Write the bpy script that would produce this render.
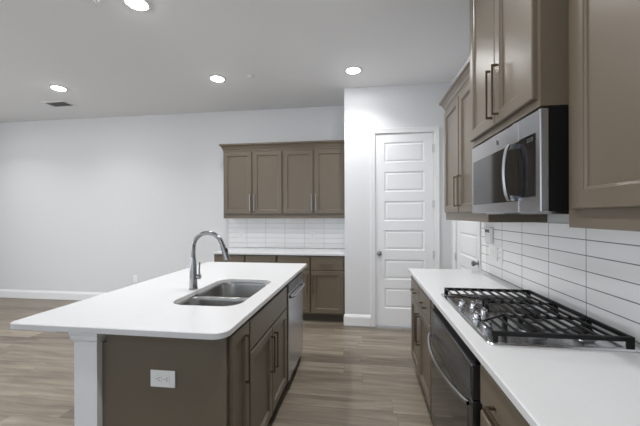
import bpy, bmesh, math
from mathutils import Vector, Matrix

# ------------------------------------------------------------------ scene, camera, light
scene = bpy.context.scene
for o in list(bpy.data.objects):
    bpy.data.objects.remove(o)
COL = scene.collection
scene.view_settings.view_transform = 'Standard'
scene.view_settings.look = 'None'
scene.view_settings.gamma = 1
scene.view_settings.use_curve_mapping = False
scene.view_settings.exposure = 1.08

CAM_H, YAW, ROLL = 1.4201, 0.1360, -0.0029
cam = bpy.data.cameras.new('camera')
cam.sensor_width = 36.0
cam.lens = 18.0
cam.shift_y = 1.87 / 640
cam.clip_start = 0.02
cam_ob = bpy.data.objects.new('camera', cam)
COL.objects.link(cam_ob)
cam_ob.matrix_world = (Matrix.Translation((0, 0, CAM_H)) @ Matrix.Rotation(YAW, 4, 'Z')
                       @ Matrix.Rotation(math.pi / 2, 4, 'X') @ Matrix.Rotation(ROLL, 4, 'Z'))
scene.camera = cam_ob

world = bpy.data.worlds.new('world')
scene.world = world
world.use_nodes = True
wb = world.node_tree.nodes['Background']
wb.inputs['Color'].default_value = (0.75, 0.87, 1.0, 1)
wb.inputs['Strength'].default_value = 1.0


def area(name, loc, size, power, color=(1, 1, 1), aim=(0, 0, -1), shape='RECTANGLE', spread=math.pi):
    l = bpy.data.lights.new(name, 'AREA')
    l.shape = shape
    l.size = size[0]
    if shape in ('RECTANGLE', 'ELLIPSE'):
        l.size_y = size[1]
    l.energy = power
    l.color = color
    l.spread = spread
    o = bpy.data.objects.new(name, l)
    COL.objects.link(o)
    o.location = loc
    o.rotation_euler = Vector(aim).to_track_quat('-Z', 'Y').to_euler()
    return o


# added fill lights at made-up windows, behind the camera and far left
area('fill_light_rear_left', (-4.4, -3.40, 1.55), (2.9, 2.0), 4, (0.97, 0.985, 1.0), (0, 1, 0.0))
area('fill_light_rear_right', (-0.9, -3.40, 1.55), (2.9, 2.0), 3, (0.97, 0.985, 1.0), (0, 1, 0.0))
area('fill_light_left', (-7.38, 0.4, 1.55), (3.4, 2.1), 43, (0.98, 0.99, 1.0), (1, 0, 0.0))
LAMP_W = 4.3

# ------------------------------------------------------------------ measures
W = 1.0635          # tile face on the right wall
WR = W + 0.009      # painted right wall
YB = 4.7768         # back wall
YP = 4.1287         # pantry wall
XP = -0.2452        # pantry corner
CE = 3.048          # ceiling
XL, YR = -7.5, -3.5 # left wall, rear wall
CT = 0.914          # counter top
ST = 0.027          # slab thickness


# ------------------------------------------------------------------ materials
def lin(c):
    c = c / 255.0
    return c / 12.92 if c <= 0.04045 else ((c + 0.055) / 1.055) ** 2.4


def rgb(r, g, b):
    return (lin(r), lin(g), lin(b), 1)


def mat(name, color, rough=0.5, metal=0.0, spec=0.5, coat=0.0, noise=0.0, nscale=8.0, bump=0.0, bscale=60.0,
        stretch=(1, 1, 1), emit=0.0):
    m = bpy.data.materials.new(name)
    m.use_nodes = True
    nt = m.node_tree
    b = nt.nodes['Principled BSDF']
    b.inputs['Base Color'].default_value = color
    b.inputs['Roughness'].default_value = rough
    b.inputs['Metallic'].default_value = metal
    b.inputs['Specular IOR Level'].default_value = spec
    b.inputs['Coat Weight'].default_value = coat
    if emit:
        b.inputs['Emission Color'].default_value = color
        b.inputs['Emission Strength'].default_value = emit
    if noise or bump:
        tc = nt.nodes.new('ShaderNodeTexCoord')
        mp = nt.nodes.new('ShaderNodeMapping')
        mp.inputs['Scale'].default_value = stretch
        nt.links.new(tc.outputs['Object'], mp.inputs['Vector'])
    if noise:
        n = nt.nodes.new('ShaderNodeTexNoise')
        n.inputs['Scale'].default_value = nscale
        n.inputs['Detail'].default_value = 4
        nt.links.new(mp.outputs[0], n.inputs['Vector'])
        mx = nt.nodes.new('ShaderNodeMix')
        mx.data_type = 'RGBA'
        mx.inputs['A'].default_value = tuple(c * (1 - noise) for c in color[:3]) + (1,)
        mx.inputs['B'].default_value = tuple(min(1, c * (1 + noise)) for c in color[:3]) + (1,)
        nt.links.new(n.outputs['Fac'], mx.inputs['Factor'])
        nt.links.new(mx.outputs['Result'], b.inputs['Base Color'])
    if bump:
        n2 = nt.nodes.new('ShaderNodeTexNoise')
        n2.inputs['Scale'].default_value = bscale
        nt.links.new(mp.outputs[0], n2.inputs['Vector'])
        bp = nt.nodes.new('ShaderNodeBump')
        bp.inputs['Strength'].default_value = bump
        bp.inputs['Distance'].default_value = 0.002
        nt.links.new(n2.outputs['Fac'], bp.inputs['Height'])
        nt.links.new(bp.outputs[0], b.inputs['Normal'])
    return m


M_WALL = mat('wall_paint', rgb(214, 214, 215), 0.75, bump=0.08, bscale=180)
M_CEIL = mat('ceiling_paint', rgb(228, 228, 229), 0.9, bump=0.1, bscale=150)
M_TRIM = mat('white_trim_paint', rgb(228, 228, 228), 0.38)
M_DOOR = mat('white_door_paint', rgb(230, 230, 231), 0.4)
M_CAB = mat('taupe_cabinet_paint', rgb(102, 92, 78), 0.34, noise=0.03, nscale=3)
M_CABIN = mat('cabinet_interior', rgb(70, 63, 54), 0.6)
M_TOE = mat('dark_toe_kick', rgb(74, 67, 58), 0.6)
M_QUARTZ = mat('white_quartz', rgb(209, 209, 209), 0.16, noise=0.015, nscale=40)
M_PULL = mat('champagne_bronze_pull', rgb(128, 116, 98), 0.3, metal=1.0)
M_SATIN = mat('satin_nickel', rgb(160, 158, 155), 0.28, metal=1.0)
M_HINGE = mat('brushed_hinge', rgb(205, 205, 205), 0.4, metal=0.6)
M_STEEL = mat('stainless_steel', rgb(178, 179, 182), 0.27, metal=1.0, noise=0.05, nscale=30, stretch=(1, 0.06, 8))
M_STEELV = mat('stainless_steel_door', rgb(196, 199, 206), 0.24, metal=1.0, noise=0.05, nscale=30, stretch=(1, 0.06, 8))
M_TRAY = mat('polished_tray', rgb(222, 223, 225), 0.22, metal=1.0)
M_SINK = mat('sink_steel', rgb(165, 164, 162), 0.3, metal=1.0)
M_FAUCET = mat('faucet_steel', rgb(150, 150, 151), 0.2, metal=1.0)
M_DSTEEL = mat('dark_slate_steel', rgb(108, 109, 112), 0.32, metal=1.0)
M_BGLASS = mat('black_glass', rgb(14, 14, 16), 0.06, spec=0.6)
M_BLACK = mat('black_plastic', rgb(8, 8, 9), 0.55, spec=0.25)
M_SMOKE = mat('smoked_panel', rgb(46, 47, 50), 0.22)
M_MSTEEL = mat('mid_steel', rgb(170, 171, 173), 0.22, metal=1.0)
M_IRON = mat('cast_iron', rgb(13, 13, 14), 0.5, spec=0.3, bump=0.2, bscale=200)
M_BURN = mat('burner_aluminium', rgb(150, 150, 150), 0.35, metal=1.0)
M_CHROME = mat('polished_knob', rgb(200, 200, 202), 0.14, metal=1.0)
M_PLASTIC = mat('white_plastic', rgb(236, 236, 234), 0.35)
M_GREYP = mat('grey_plate', rgb(206, 206, 204), 0.4)
M_SLOT = mat('dark_slot', rgb(48, 46, 44), 0.6)
M_LCD = mat('lcd_screen', rgb(62, 66, 66), 0.2)
M_KEY = mat('keypad_print', rgb(24, 24, 26), 0.12)
M_DIGIT = mat('display_digits', rgb(105, 110, 112), 0.4, emit=0.0)
M_LENS = mat('lamp_lens', (0.985, 0.99, 1.0, 1), 0.4, emit=54.0)
M_TRIMRING = mat('lamp_trim', rgb(222, 222, 222), 0.45)
M_GASKET = mat('dark_gap', rgb(22, 20, 18), 0.7)
M_LOUVER = mat('vent_louver', rgb(150, 149, 147), 0.6)
M_GLASS = bpy.data.materials.new('window_glass')
M_GLASS.use_nodes = True
_b = M_GLASS.node_tree.nodes['Principled BSDF']
_b.inputs['Transmission Weight'].default_value = 1
_b.inputs['Roughness'].default_value = 0.0
_b.inputs['IOR'].default_value = 1.05


def tile_mat(name, axis, origin, pitch, zorigin, rowh, grout, mortar):
    m = bpy.data.materials.new(name)
    m.use_nodes = True
    nt = m.node_tree
    b = nt.nodes['Principled BSDF']
    tc = nt.nodes.new('ShaderNodeNewGeometry')
    sep = nt.nodes.new('ShaderNodeSeparateXYZ')
    nt.links.new(tc.outputs['Position'], sep.inputs[0])
    a1 = nt.nodes.new('ShaderNodeMath'); a1.operation = 'ADD'; a1.inputs[1].default_value = 40 * pitch - origin
    a2 = nt.nodes.new('ShaderNodeMath'); a2.operation = 'ADD'; a2.inputs[1].default_value = 40 * rowh - zorigin
    nt.links.new(sep.outputs[axis], a1.inputs[0])
    nt.links.new(sep.outputs['Z'], a2.inputs[0])
    cmb = nt.nodes.new('ShaderNodeCombineXYZ')
    nt.links.new(a1.outputs[0], cmb.inputs['X'])
    nt.links.new(a2.outputs[0], cmb.inputs['Y'])
    br = nt.nodes.new('ShaderNodeTexBrick')
    br.offset = 0.0
    br.squash = 1.0
    br.inputs['Scale'].default_value = 1.0
    br.inputs['Brick Width'].default_value = pitch
    br.inputs['Row Height'].default_value = rowh
    br.inputs['Mortar Size'].default_value = mortar
    br.inputs['Mortar Smooth'].default_value = 0.2
    br.inputs['Bias'].default_value = 0.0
    br.inputs['Color1'].default_value = rgb(242, 242, 241)
    br.inputs['Color2'].default_value = rgb(238, 238, 238)
    br.inputs['Mortar'].default_value = grout
    nt.links.new(cmb.outputs[0], br.inputs['Vector'])
    nt.links.new(br.outputs['Color'], b.inputs['Base Color'])
    b.inputs['Roughness'].default_value = 0.12
    bp = nt.nodes.new('ShaderNodeBump')
    bp.invert = True
    bp.inputs['Strength'].default_value = 0.6
    bp.inputs['Distance'].default_value = 0.002
    nt.links.new(br.outputs['Fac'], bp.inputs['Height'])
    nz = nt.nodes.new('ShaderNodeTexNoise')
    nz.inputs['Scale'].default_value = 14
    nt.links.new(cmb.outputs[0], nz.inputs['Vector'])
    bp2 = nt.nodes.new('ShaderNodeBump')
    bp2.inputs['Strength'].default_value = 0.15
    bp2.inputs['Distance'].default_value = 0.004
    nt.links.new(nz.outputs['Fac'], bp2.inputs['Height'])
    nt.links.new(bp.outputs[0], bp2.inputs['Normal'])
    nt.links.new(bp2.outputs[0], b.inputs['Normal'])
    return m


M_TILE_R = tile_mat('white_tile_right', 'Y', 1.706, 0.3165, 1.2954, 0.0759, rgb(112, 110, 108), 0.0024)
M_TILE_B = tile_mat('white_tile_back', 'X', -1.195, 0.3015, 1.2954, 0.0759, rgb(188, 188, 190), 0.0026)


def floor_mat():
    m = bpy.data.materials.new('wood_plank_floor')
    m.use_nodes = True
    nt = m.node_tree
    N, L = nt.nodes, nt.links
    b = N['Principled BSDF']

    def math_(op, a, v=None, c=None):
        n = N.new('ShaderNodeMath'); n.operation = op
        for i, x in enumerate((a, v, c)):
            if x is None:
                continue
            if isinstance(x, (int, float)):
                n.inputs[i].default_value = x
            else:
                L.new(x, n.inputs[i])
        return n.outputs[0]
    g = N.new('ShaderNodeNewGeometry')
    s = N.new('ShaderNodeSeparateXYZ')
    L.new(g.outputs['Position'], s.inputs[0])
    x, y = s.outputs['X'], s.outputs['Y']
    PW, PL = 0.18, 1.22
    yy = math_('DIVIDE', y, PW)
    row = math_('FLOOR', yy)
    wn = N.new('ShaderNodeTexWhiteNoise'); wn.noise_dimensions = '1D'
    L.new(row, wn.inputs['W'])
    xs = math_('ADD', math_('DIVIDE', x, PL), math_('MULTIPLY', wn.outputs['Value'], 7.3))
    colu = math_('FLOOR', xs)
    cmb = N.new('ShaderNodeCombineXYZ')
    L.new(row, cmb.inputs['X']); L.new(colu, cmb.inputs['Y'])
    w2 = N.new('ShaderNodeTexWhiteNoise'); w2.noise_dimensions = '3D'
    L.new(cmb.outputs[0], w2.inputs['Vector'])
    # grain coordinates, shifted per plank
    gc = N.new('ShaderNodeCombineXYZ')
    L.new(math_('ADD', math_('MULTIPLY', x, 1.6), math_('MULTIPLY', w2.outputs['Value'], 31)), gc.inputs['X'])
    L.new(math_('MULTIPLY', y, 17.0), gc.inputs['Y'])
    L.new(math_('MULTIPLY', w2.outputs['Value'], 9), gc.inputs['Z'])
    n1 = N.new('ShaderNodeTexNoise')
    n1.inputs['Scale'].default_value = 1.0; n1.inputs['Detail'].default_value = 5; n1.inputs['Roughness'].default_value = 0.6
    n1.inputs['Distortion'].default_value = 0.6
    L.new(gc.outputs[0], n1.inputs['Vector'])
    fac = math_('ADD', math_('MULTIPLY', w2.outputs['Value'], 0.38), math_('MULTIPLY', n1.outputs['Fac'], 1.08))
    fac = math_('SUBTRACT', fac, 0.26)
    cr = N.new('ShaderNodeValToRGB')
    e = cr.color_ramp.elements
    e[0].position = 0.12; e[0].color = rgb(78, 70, 60)
    e[1].position = 0.92; e[1].color = rgb(158, 148, 133)
    k = e.new(0.5); k.color = rgb(119, 109, 95)
    L.new(fac, cr.inputs['Fac'])
    fy = math_('FRACT', yy); fx = math_('FRACT', xs)
    ey = math_('MINIMUM', fy, math_('SUBTRACT', 1.0, fy))
    ex = math_('MINIMUM', fx, math_('SUBTRACT', 1.0, fx))
    gap = math_('MAXIMUM', math_('LESS_THAN', ey, 0.009), math_('LESS_THAN', ex, 0.0014))
    mx = N.new('ShaderNodeMix'); mx.data_type = 'RGBA'
    L.new(math_('MULTIPLY', gap, 0.55), mx.inputs['Factor'])
    L.new(cr.outputs[0], mx.inputs['A'])
    mx.inputs['B'].default_value = rgb(76, 68, 60)
    L.new(mx.outputs['Result'], b.inputs['Base Color'])
    b.inputs['Roughness'].default_value = 0.38
    bp = N.new('ShaderNodeBump'); bp.inputs['Strength'].default_value = 0.15; bp.inputs['Distance'].default_value = 0.002
    L.new(n1.outputs['Fac'], bp.inputs['Height'])
    L.new(bp.outputs[0], b.inputs['Normal'])
    return m


M_FLOOR = floor_mat()


# ------------------------------------------------------------------ mesh helpers
def new_bm():
    return bmesh.new()


def finish(name, bm, m, parent=None, smooth=False, auto=None):
    me = bpy.data.meshes.new(name)
    bmesh.ops.recalc_face_normals(bm, faces=bm.faces)
    bm.to_mesh(me)
    bm.free()
    me.materials.append(m)
    if smooth:
        for p in me.polygons:
            p.use_smooth = True
        me.set_sharp_from_angle(angle=math.radians(auto or 35))
    o = bpy.data.objects.new(name, me)
    COL.objects.link(o)
    if parent:
        o.parent = parent
    return o


def add_box(bm, x0, x1, y0, y1, z0, z1, bev=0.0, seg=2):
    if x0 > x1: x0, x1 = x1, x0
    if y0 > y1: y0, y1 = y1, y0
    if z0 > z1: z0, z1 = z1, z0
    r = bmesh.ops.create_cube(bm, size=1.0)
    vs = r['verts']
    for v in vs:
        v.co.x = x0 + (v.co.x + 0.5) * (x1 - x0)
        v.co.y = y0 + (v.co.y + 0.5) * (y1 - y0)
        v.co.z = z0 + (v.co.z + 0.5) * (z1 - z0)
    if bev:
        es = list({e for v in vs for e in v.link_edges})
        bmesh.ops.bevel(bm, geom=es, offset=bev, segments=seg, affect='EDGES', profile=0.5)
    return bm


def box(name, x0, x1, y0, y1, z0, z1, m, parent=None, bev=0.0):
    return finish(name, add_box(new_bm(), x0, x1, y0, y1, z0, z1, bev), m, parent)


def add_tube(bm, pts, rad, n=16, cap=True):
    """tube through pts, rad a number or a list"""
    pts = [Vector(p) for p in pts]
    rings = []
    up = None
    for i, p in enumerate(pts):
        a = pts[max(0, i - 1)]
        c = pts[min(len(pts) - 1, i + 1)]
        t = (c - a).normalized()
        if up is None:
            up = Vector((0, 1, 0)) if abs(t.y) < 0.9 else Vector((1, 0, 0))
        u = (up - t * up.dot(t)).normalized()
        v = t.cross(u)
        up = u
        r = rad[i] if isinstance(rad, (list, tuple)) else rad
        rings.append([bm.verts.new(p + u * (r * math.cos(2 * math.pi * k / n)) + v * (r * math.sin(2 * math.pi * k / n)))
                      for k in range(n)])
    for a, b in zip(rings, rings[1:]):
        for k in range(n):
            bm.faces.new((a[k], a[(k + 1) % n], b[(k + 1) % n], b[k]))
    if cap:
        bm.faces.new(rings[0][::-1])
        bm.faces.new(rings[-1])
    return bm


def add_lathe(bm, prof, n=32, M=None, closed=False):
    """prof: (r, z) pairs around z; M optional matrix"""
    rings = []
    M = M or Matrix()
    for r, z in prof:
        if r < 1e-6:
            rings.append([bm.verts.new(M @ Vector((0, 0, z)))])
        else:
            rings.append([bm.verts.new(M @ Vector((r * math.cos(2 * math.pi * k / n), r * math.sin(2 * math.pi * k / n), z)))
                          for k in range(n)])
    prs = list(zip(rings, rings[1:]))
    if closed:
        prs.append((rings[-1], rings[0]))
    for a, b in prs:
        for k in range(n):
            k2 = (k + 1) % n
            if len(a) == 1 and len(b) == 1:
                continue
            if len(a) == 1:
                bm.faces.new((a[0], b[k2], b[k]))
            elif len(b) == 1:
                bm.faces.new((a[k], a[k2], b[0]))
            else:
                bm.faces.new((a[k], a[k2], b[k2], b[k]))
    return bm


def rrect(x0, x1, y0, y1, r, n=8):
    if not isinstance(r, (list, tuple)):
        r = [r] * 4
    out = []
    cs = [(x1, y1, 0, r[0]), (x0, y1, 90, r[1]), (x0, y0, 180, r[2]), (x1, y0, 270, r[3])]
    for cx, cy, a0, rr in cs:
        sx = -1 if cx == x1 else 1
        sy = -1 if cy == y1 else 1
        if rr <= 0:
            out.append((cx, cy))
            continue
        for k in range(n + 1):
            a = math.radians(a0 + 90 * k / n)
            out.append((cx + sx * rr + rr * math.cos(a), cy + sy * rr + rr * math.sin(a)))
    return out


def slab(bm, outer, holes, z0, z1, ease=0.003):
    """flat slab with holes and eased upper edge"""
    def loop(pts, z):
        vs = [bm.verts.new((x, y, z)) for x, y in pts]
        es = [bm.edges.new((vs[i], vs[(i + 1) % len(vs)])) for i in range(len(vs))]
        return vs, es

    def inset(pts, d):
        n = len(pts)
        out = []
        for i in range(n):
            a, b, c = Vector(pts[i - 1]), Vector(pts[i]), Vector(pts[(i + 1) % n])
            n1 = (b - a).normalized(); n2 = (c - b).normalized()
            p1 = Vector((-n1.y, n1.x)); p2 = Vector((-n2.y, n2.x))
            q = (p1 + p2).normalized()
            out.append(tuple(b + q * d / max(0.3, q.dot(p1))))
        return out
    top, bot = [], []
    for i, pts in enumerate([outer] + holes):
        d = ease if i == 0 else -ease
        vt, et = loop(inset(pts, d), z1)
        vm, _ = loop(pts, z1 - ease)
        vb, eb = loop(pts, z0)
        n = len(pts)
        for A, B in ((vt, vm), (vm, vb)):
            for k in range(n):
                bm.faces.new((A[k], A[(k + 1) % n], B[(k + 1) % n], B[k]))
        top += et
        bot += eb
    bmesh.ops.triangle_fill(bm, edges=top, use_beauty=True, use_dissolve=False)
    bmesh.ops.triangle_fill(bm, edges=bot, use_beauty=True, use_dissolve=False)
    return bm


def sweep(bm, prof, path, closed=False):
    """prof: closed polygon of (out, z); path: plan points; 'out' is to the right of travel"""
    n = len(path)
    rings = []
    for i in range(n):
        p = Vector(path[i])
        dirs = []
        if i > 0 or closed:
            dirs.append((p - Vector(path[i - 1])).normalized())
        if i < n - 1 or closed:
            dirs.append((Vector(path[(i + 1) % n]) - p).normalized())
        nr = [Vector((d.y, -d.x)) for d in dirs]
        if len(nr) == 2:
            q = (nr[0] + nr[1]).normalized()
            q = q / max(0.2, q.dot(nr[0]))
        else:
            q = nr[0]
        rings.append([bm.verts.new((p.x + q.x * o, p.y + q.y * o, z)) for o, z in prof])
    m = len(prof)
    prs = list(zip(rings, rings[1:]))
    if closed:
        prs.append((rings[-1], rings[0]))
    for a, b in prs:
        for k in range(m):
            bm.faces.new((a[k], a[(k + 1) % m], b[(k + 1) % m], b[k]))
    if not closed:
        bm.faces.new(rings[0][::-1])
        bm.faces.new(rings[-1])
    return bm


def thing(name, label, cat, loc=(0, 0, 0), rz=0.0, group=None):
    o = bpy.data.objects.new(name, None)
    o.empty_display_size = 0.1
    COL.objects.link(o)
    o.location = loc
    o.rotation_euler = (0, 0, rz)
    o['label'] = label
    o['category'] = cat
    if group:
        o['group'] = group
    return o


def tag(o, label, cat, group=None):
    o['label'] = label
    o['category'] = cat
    if group:
        o['group'] = group
    return o


def struct(o, label, cat):
    o['kind'] = 'structure'
    o['label'] = label
    o['category'] = cat
    return o


# ------------------------------------------------------------------ room shell
struct(box('floor', XL - 0.1, WR + 0.1, YR - 0.1, YB + 0.1, -0.1, 0, M_FLOOR), 'greyish brown wood plank floor running across the room', 'floor')
struct(box('ceiling', XL - 0.1, WR + 0.1, YR - 0.1, YB + 0.1, CE, CE + 0.1, M_CEIL), 'flat white painted ceiling with round recessed lights', 'ceiling')
struct(box('wall_back', XL, XP + 0.12, YB, YB + 0.1, 0, CE, M_WALL), 'long pale grey back wall behind the taupe cabinets', 'wall')

# right wall with the opening of the white door past the counter
D2A, D2B, D2H = 3.15, 3.93, 2.44
bm = new_bm()
add_box(bm, WR, WR + 0.1, YR, D2A, 0, CE)
add_box(bm, WR, WR + 0.1, D2B, YP + 0.12, 0, CE)
add_box(bm, WR, WR + 0.1, D2A, D2B, D2H, CE)
struct(finish('wall_right', bm, M_WALL), 'pale right wall that carries the tiles and upper cabinets', 'wall')

# pantry walls
D1A, D1B, D1H = 0.1456, 0.8644, 2.4466
bm = new_bm()
add_box(bm, XP, D1A, YP, YP + 0.12, 0, CE)
add_box(bm, D1B, WR, YP, YP + 0.12, 0, CE)
add_box(bm, D1A, D1B, YP, YP + 0.12, D1H, CE)
add_box(bm, XP, XP + 0.12, YP + 0.12, YB, 0, CE)
struct(finish('wall_pantry', bm, M_WALL), 'pale projecting pantry wall holding the tall white door', 'wall')


def wall_with_windows(name, axis, pos, thick, a0, a1, wins, label):
    """axis 'X': wall plane y=pos running in x; axis 'Y': plane x=pos running in y"""
    bm = new_bm()

    def seg(a, b, z0, z1):
        if axis == 'X':
            add_box(bm, a, b, pos, pos + thick, z0, z1)
        else:
            add_box(bm, pos, pos + thick, a, b, z0, z1)
    cur = a0
    for (w0, w1, z0, z1) in wins:
        seg(cur, w0, 0, CE)
        seg(w0, w1, 0, z0)
        seg(w0, w1, z1, CE)
        cur = w1
    seg(cur, a1, 0, CE)
    return struct(finish(name, bm, M_WALL), label, 'wall')


rw = [(-5.9, -2.9, 0.5, 2.6), (-2.4, 0.6, 0.5, 2.6)]
wall_with_windows('wall_rear', 'X', YR, -0.1, XL, WR, rw, 'pale rear wall with two wide added windows behind the photographer')
wall_with_windows('wall_left', 'Y', XL, -0.1, YR, YB, [(-1.35, 2.15, 0.45, 2.65)], 'pale left wall with a wide added window')


def window(idx, axis, pos, w0, w1, z0, z1, label):  # unseen windows, added as a setting for the fill lights
    e = thing('window_%d' % idx, label, 'window')
    e['kind'] = 'structure'
    bm = new_bm()

    def seg(a, b, c, d, t=0.03):
        if axis == 'X':
            add_box(bm, a, b, pos - 0.05, pos - 0.05 + t, c, d)
        else:
            add_box(bm, pos - 0.05, pos - 0.05 + t, a, b, c, d)
    seg(w0, w0 + 0.05, z0, z1); seg(w1 - 0.05, w1, z0, z1)
    seg(w0 + 0.05, w1 - 0.05, z0, z0 + 0.05); seg(w0 + 0.05, w1 - 0.05, z1 - 0.05, z1)
    mid = (w0 + w1) / 2
    seg(mid - 0.025, mid + 0.025, z0 + 0.05, z1 - 0.05)
    finish('window_frame', bm, M_TRIM, e)
    bm = new_bm()
    if axis == 'X':
        add_box(bm, w0 + 0.01, w1 - 0.01, pos - 0.075, pos - 0.07, z0 + 0.01, z1 - 0.01)
    else:
        add_box(bm, pos - 0.075, pos - 0.07, w0 + 0.01, w1 - 0.01, z0 + 0.01, z1 - 0.01)
    finish('window_glass', bm, M_GLASS, e)


window(1, 'X', YR, -5.9, -2.9, 0.5, 2.6, 'unseen wide window added for the fill light in the rear wall, left one')
window(2, 'X', YR, -2.4, 0.6, 0.5, 2.6, 'unseen wide window added for the fill light in the rear wall, right one')
window(3, 'Y', XL, -1.35, 2.15, 0.45, 2.65, 'unseen wide window added for the fill light in the left wall')

BASEP = [(0, 0), (0.015, 0), (0.015, 0.105), (0.012, 0.118), (0.007, 0.126), (0.007, 0.134), (0, 0.140)]


def baseboard(name, path, label):
    return struct(finish(name, sweep(new_bm(), BASEP, path), M_TRIM), label, 'baseboard')


# travel so that the room lies to the right of travel
baseboard('baseboard_back', [(XL + 0.0005, YB), (-2.12, YB)], 'tall white baseboard along the long back wall')
baseboard('baseboard_pantry', [(XP, YP + 0.01), (XP, YP), (0.081, YP)], 'tall white baseboard at the pantry wall corner')
baseboard('baseboard_left', [(XL, YR), (XL, YB - 0.02)], 'white baseboard along the left wall')


# casings: profile swept around an opening
def casing(name, plane, pos, a0, a1, h, wdt, label, near_w=None):
    """plane 'Y' (wall y=pos, opening in x) or 'X' (wall x=pos, opening in y). Projects toward the room (-)"""
    near_w = near_w or wdt
    bm = new_bm()
    prof = [(0.0, 0.0), (0.0, 0.011), (0.12, 0.013), (0.72, 0.017), (0.8, 0.019), (1.0, 0.019), (1.0, 0.0)]
    rings = []
    for (a, z, da, dz) in ((a0, 0.0, -1, 0), (a0, h, -1, 1), (a1, h, 1, 1), (a1, 0.0, 1, 0)):
        ring = []
        for u, t in prof:
            ww = near_w if da < 0 else wdt
            aa = a + da * u * ww
            zz = z + dz * u * wdt
            ring.append(bm.verts.new((aa, pos - t, zz) if plane == 'Y' else (pos - t, aa, zz)))
        rings.append(ring)
    m = len(prof)
    for A, B in zip(rings, rings[1:]):
        for k in range(m):
            bm.faces.new((A[k], A[(k + 1) % m], B[(k + 1) % m], B[k]))
    bm.faces.new(rings[0]); bm.faces.new(rings[-1])
    return struct(finish(name, bm, M_TRIM), label, 'door casing')


casing('trim_1', 'Y', YP, D1A, D1B, D1H + 0.003, 0.062, 'white casing around the pantry door')
casing('trim_2', 'X', WR, D2A, D2B, D2H + 0.003, 0.062, 'white casing around the door past the right counter', near_w=0.044)


def panel_door(bm, w, z0, z1, th, panels, stile):
    """local: x 0..w, front at y=0, back y=th; panels list of (z0,z1) recessed"""
    xs = (stile, w - stile)
    # stiles and rails as one front face grid
    def q(a, b, c, d):
        bm.faces.new([bm.verts.new(p) for p in (a, b, c, d)])
    q((0, 0, z0), (xs[0], 0, z0), (xs[0], 0, z1), (0, 0, z1))
    q((xs[1], 0, z0), (w, 0, z0), (w, 0, z1), (xs[1], 0, z1))
    cur = z0
    for a, b in sorted(panels):
        q((xs[0], 0, cur), (xs[1], 0, cur), (xs[1], 0, a), (xs[0], 0, a))
        cur = b
        loops = []
        for ins, dep in ((0, 0), (0.004, 0.006), (0.012, 0.009), (0.020, 0.009), (0.034, 0.003)):
            loops.append([bm.verts.new(p) for p in ((xs[0] + ins, dep, a + ins), (xs[1] - ins, dep, a + ins),
                                                     (xs[1] - ins, dep, b - ins), (xs[0] + ins, dep, b - ins))])
        for A, B in zip(loops, loops[1:]):
            for k in range(4):
                bm.faces.new((A[k], A[(k + 1) % 4], B[(k + 1) % 4], B[k]))
        bm.faces.new(loops[-1])
    q((xs[0], 0, cur), (xs[1], 0, cur), (xs[1], 0, z1), (xs[0], 0, z1))
    # sides and back
    q((0, 0, z0), (0, th, z0), (0, th, z1), (0, 0, z1))
    q((w, 0, z0), (w, th, z0), (w, th, z1), (w, 0, z1))
    q((0, 0, z0), (w, 0, z0), (w, th, z0), (0, th, z0))
    q((0, 0, z1), (w, 0, z1), (w, th, z1), (0, th, z1))
    q((0, th, z0), (w, th, z0), (w, th, z1), (0, th, z1))
    bmesh.ops.remove_doubles(bm, verts=bm.verts, dist=1e-5)
    return bm


DPAN = [(0.241, 0.484 - 0.002), (0.597 + 0.0, 0.849), (0.971, 1.22), (1.34, 1.592), (1.711, 1.963), (2.077, 2.335)]
# each recessed panel is the space between the rails measured on the photograph
DPAN = [(0.235, 0.490), (0.602, 0.852), (0.972, 1.222), (1.342, 1.592), (1.712, 1.963), (2.082, 2.335)]


def knob_part(parent, x, z, sgn=-1):
    bm = new_bm()
    M = Matrix.Translation((x, 0, z)) @ Matrix.Rotation(math.pi / 2, 4, 'X')
    add_lathe(bm, [(0, 0), (0.030, 0), (0.031, 0.006), (0.012, 0.010), (0.011, 0.034), (0.022, 0.042),
                   (0.027, 0.052), (0.025, 0.064), (0.014, 0.070), (0, 0.071)], 24, M)
    finish('door_knob', bm, M_SATIN, parent, True)


def hinge_part(parent, x, z):
    bm = new_bm()
    add_tube(bm, [(x, -0.022, z - 0.045), (x, -0.022, z + 0.045)], 0.007, 10)
    add_box(bm, x - 0.014, x + 0.004, -0.0185, -0.0005, z - 0.043, z + 0.043)
    finish('hinge', bm, M_HINGE, parent, True)


e = thing('door_1', 'tall white panelled pantry door with round nickel knob', 'door', (D1A + 0.002, YP + 0.008, 0))
e['kind'] = 'structure'
dw = D1B - D1A - 0.004
finish('door_panel', panel_door(new_bm(), dw, 0.020, D1H - 0.002, 0.035, DPAN, 0.112), M_DOOR, e)
knob_part(e, 0.048, 0.93)
for z in (2.25, 1.55, 0.93, 0.24):
    hinge_part(e, dw - 0.002, z)

# x local runs from far (hinge) to near
e = thing('door_2', 'white panelled door on the right wall past the counter end', 'door', (WR + 0.008, D2B - 0.002, 0), -math.pi / 2)
e['kind'] = 'structure'
dw = D2B - D2A - 0.004
finish('door_panel', panel_door(new_bm(), dw, 0.020, D2H - 0.002, 0.035, DPAN, 0.112), M_DOOR, e)
knob_part(e, dw - 0.048, 0.955)
for z in (2.25, 1.55, 0.93, 0.24):
    hinge_part(e, 0.002, z)


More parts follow.
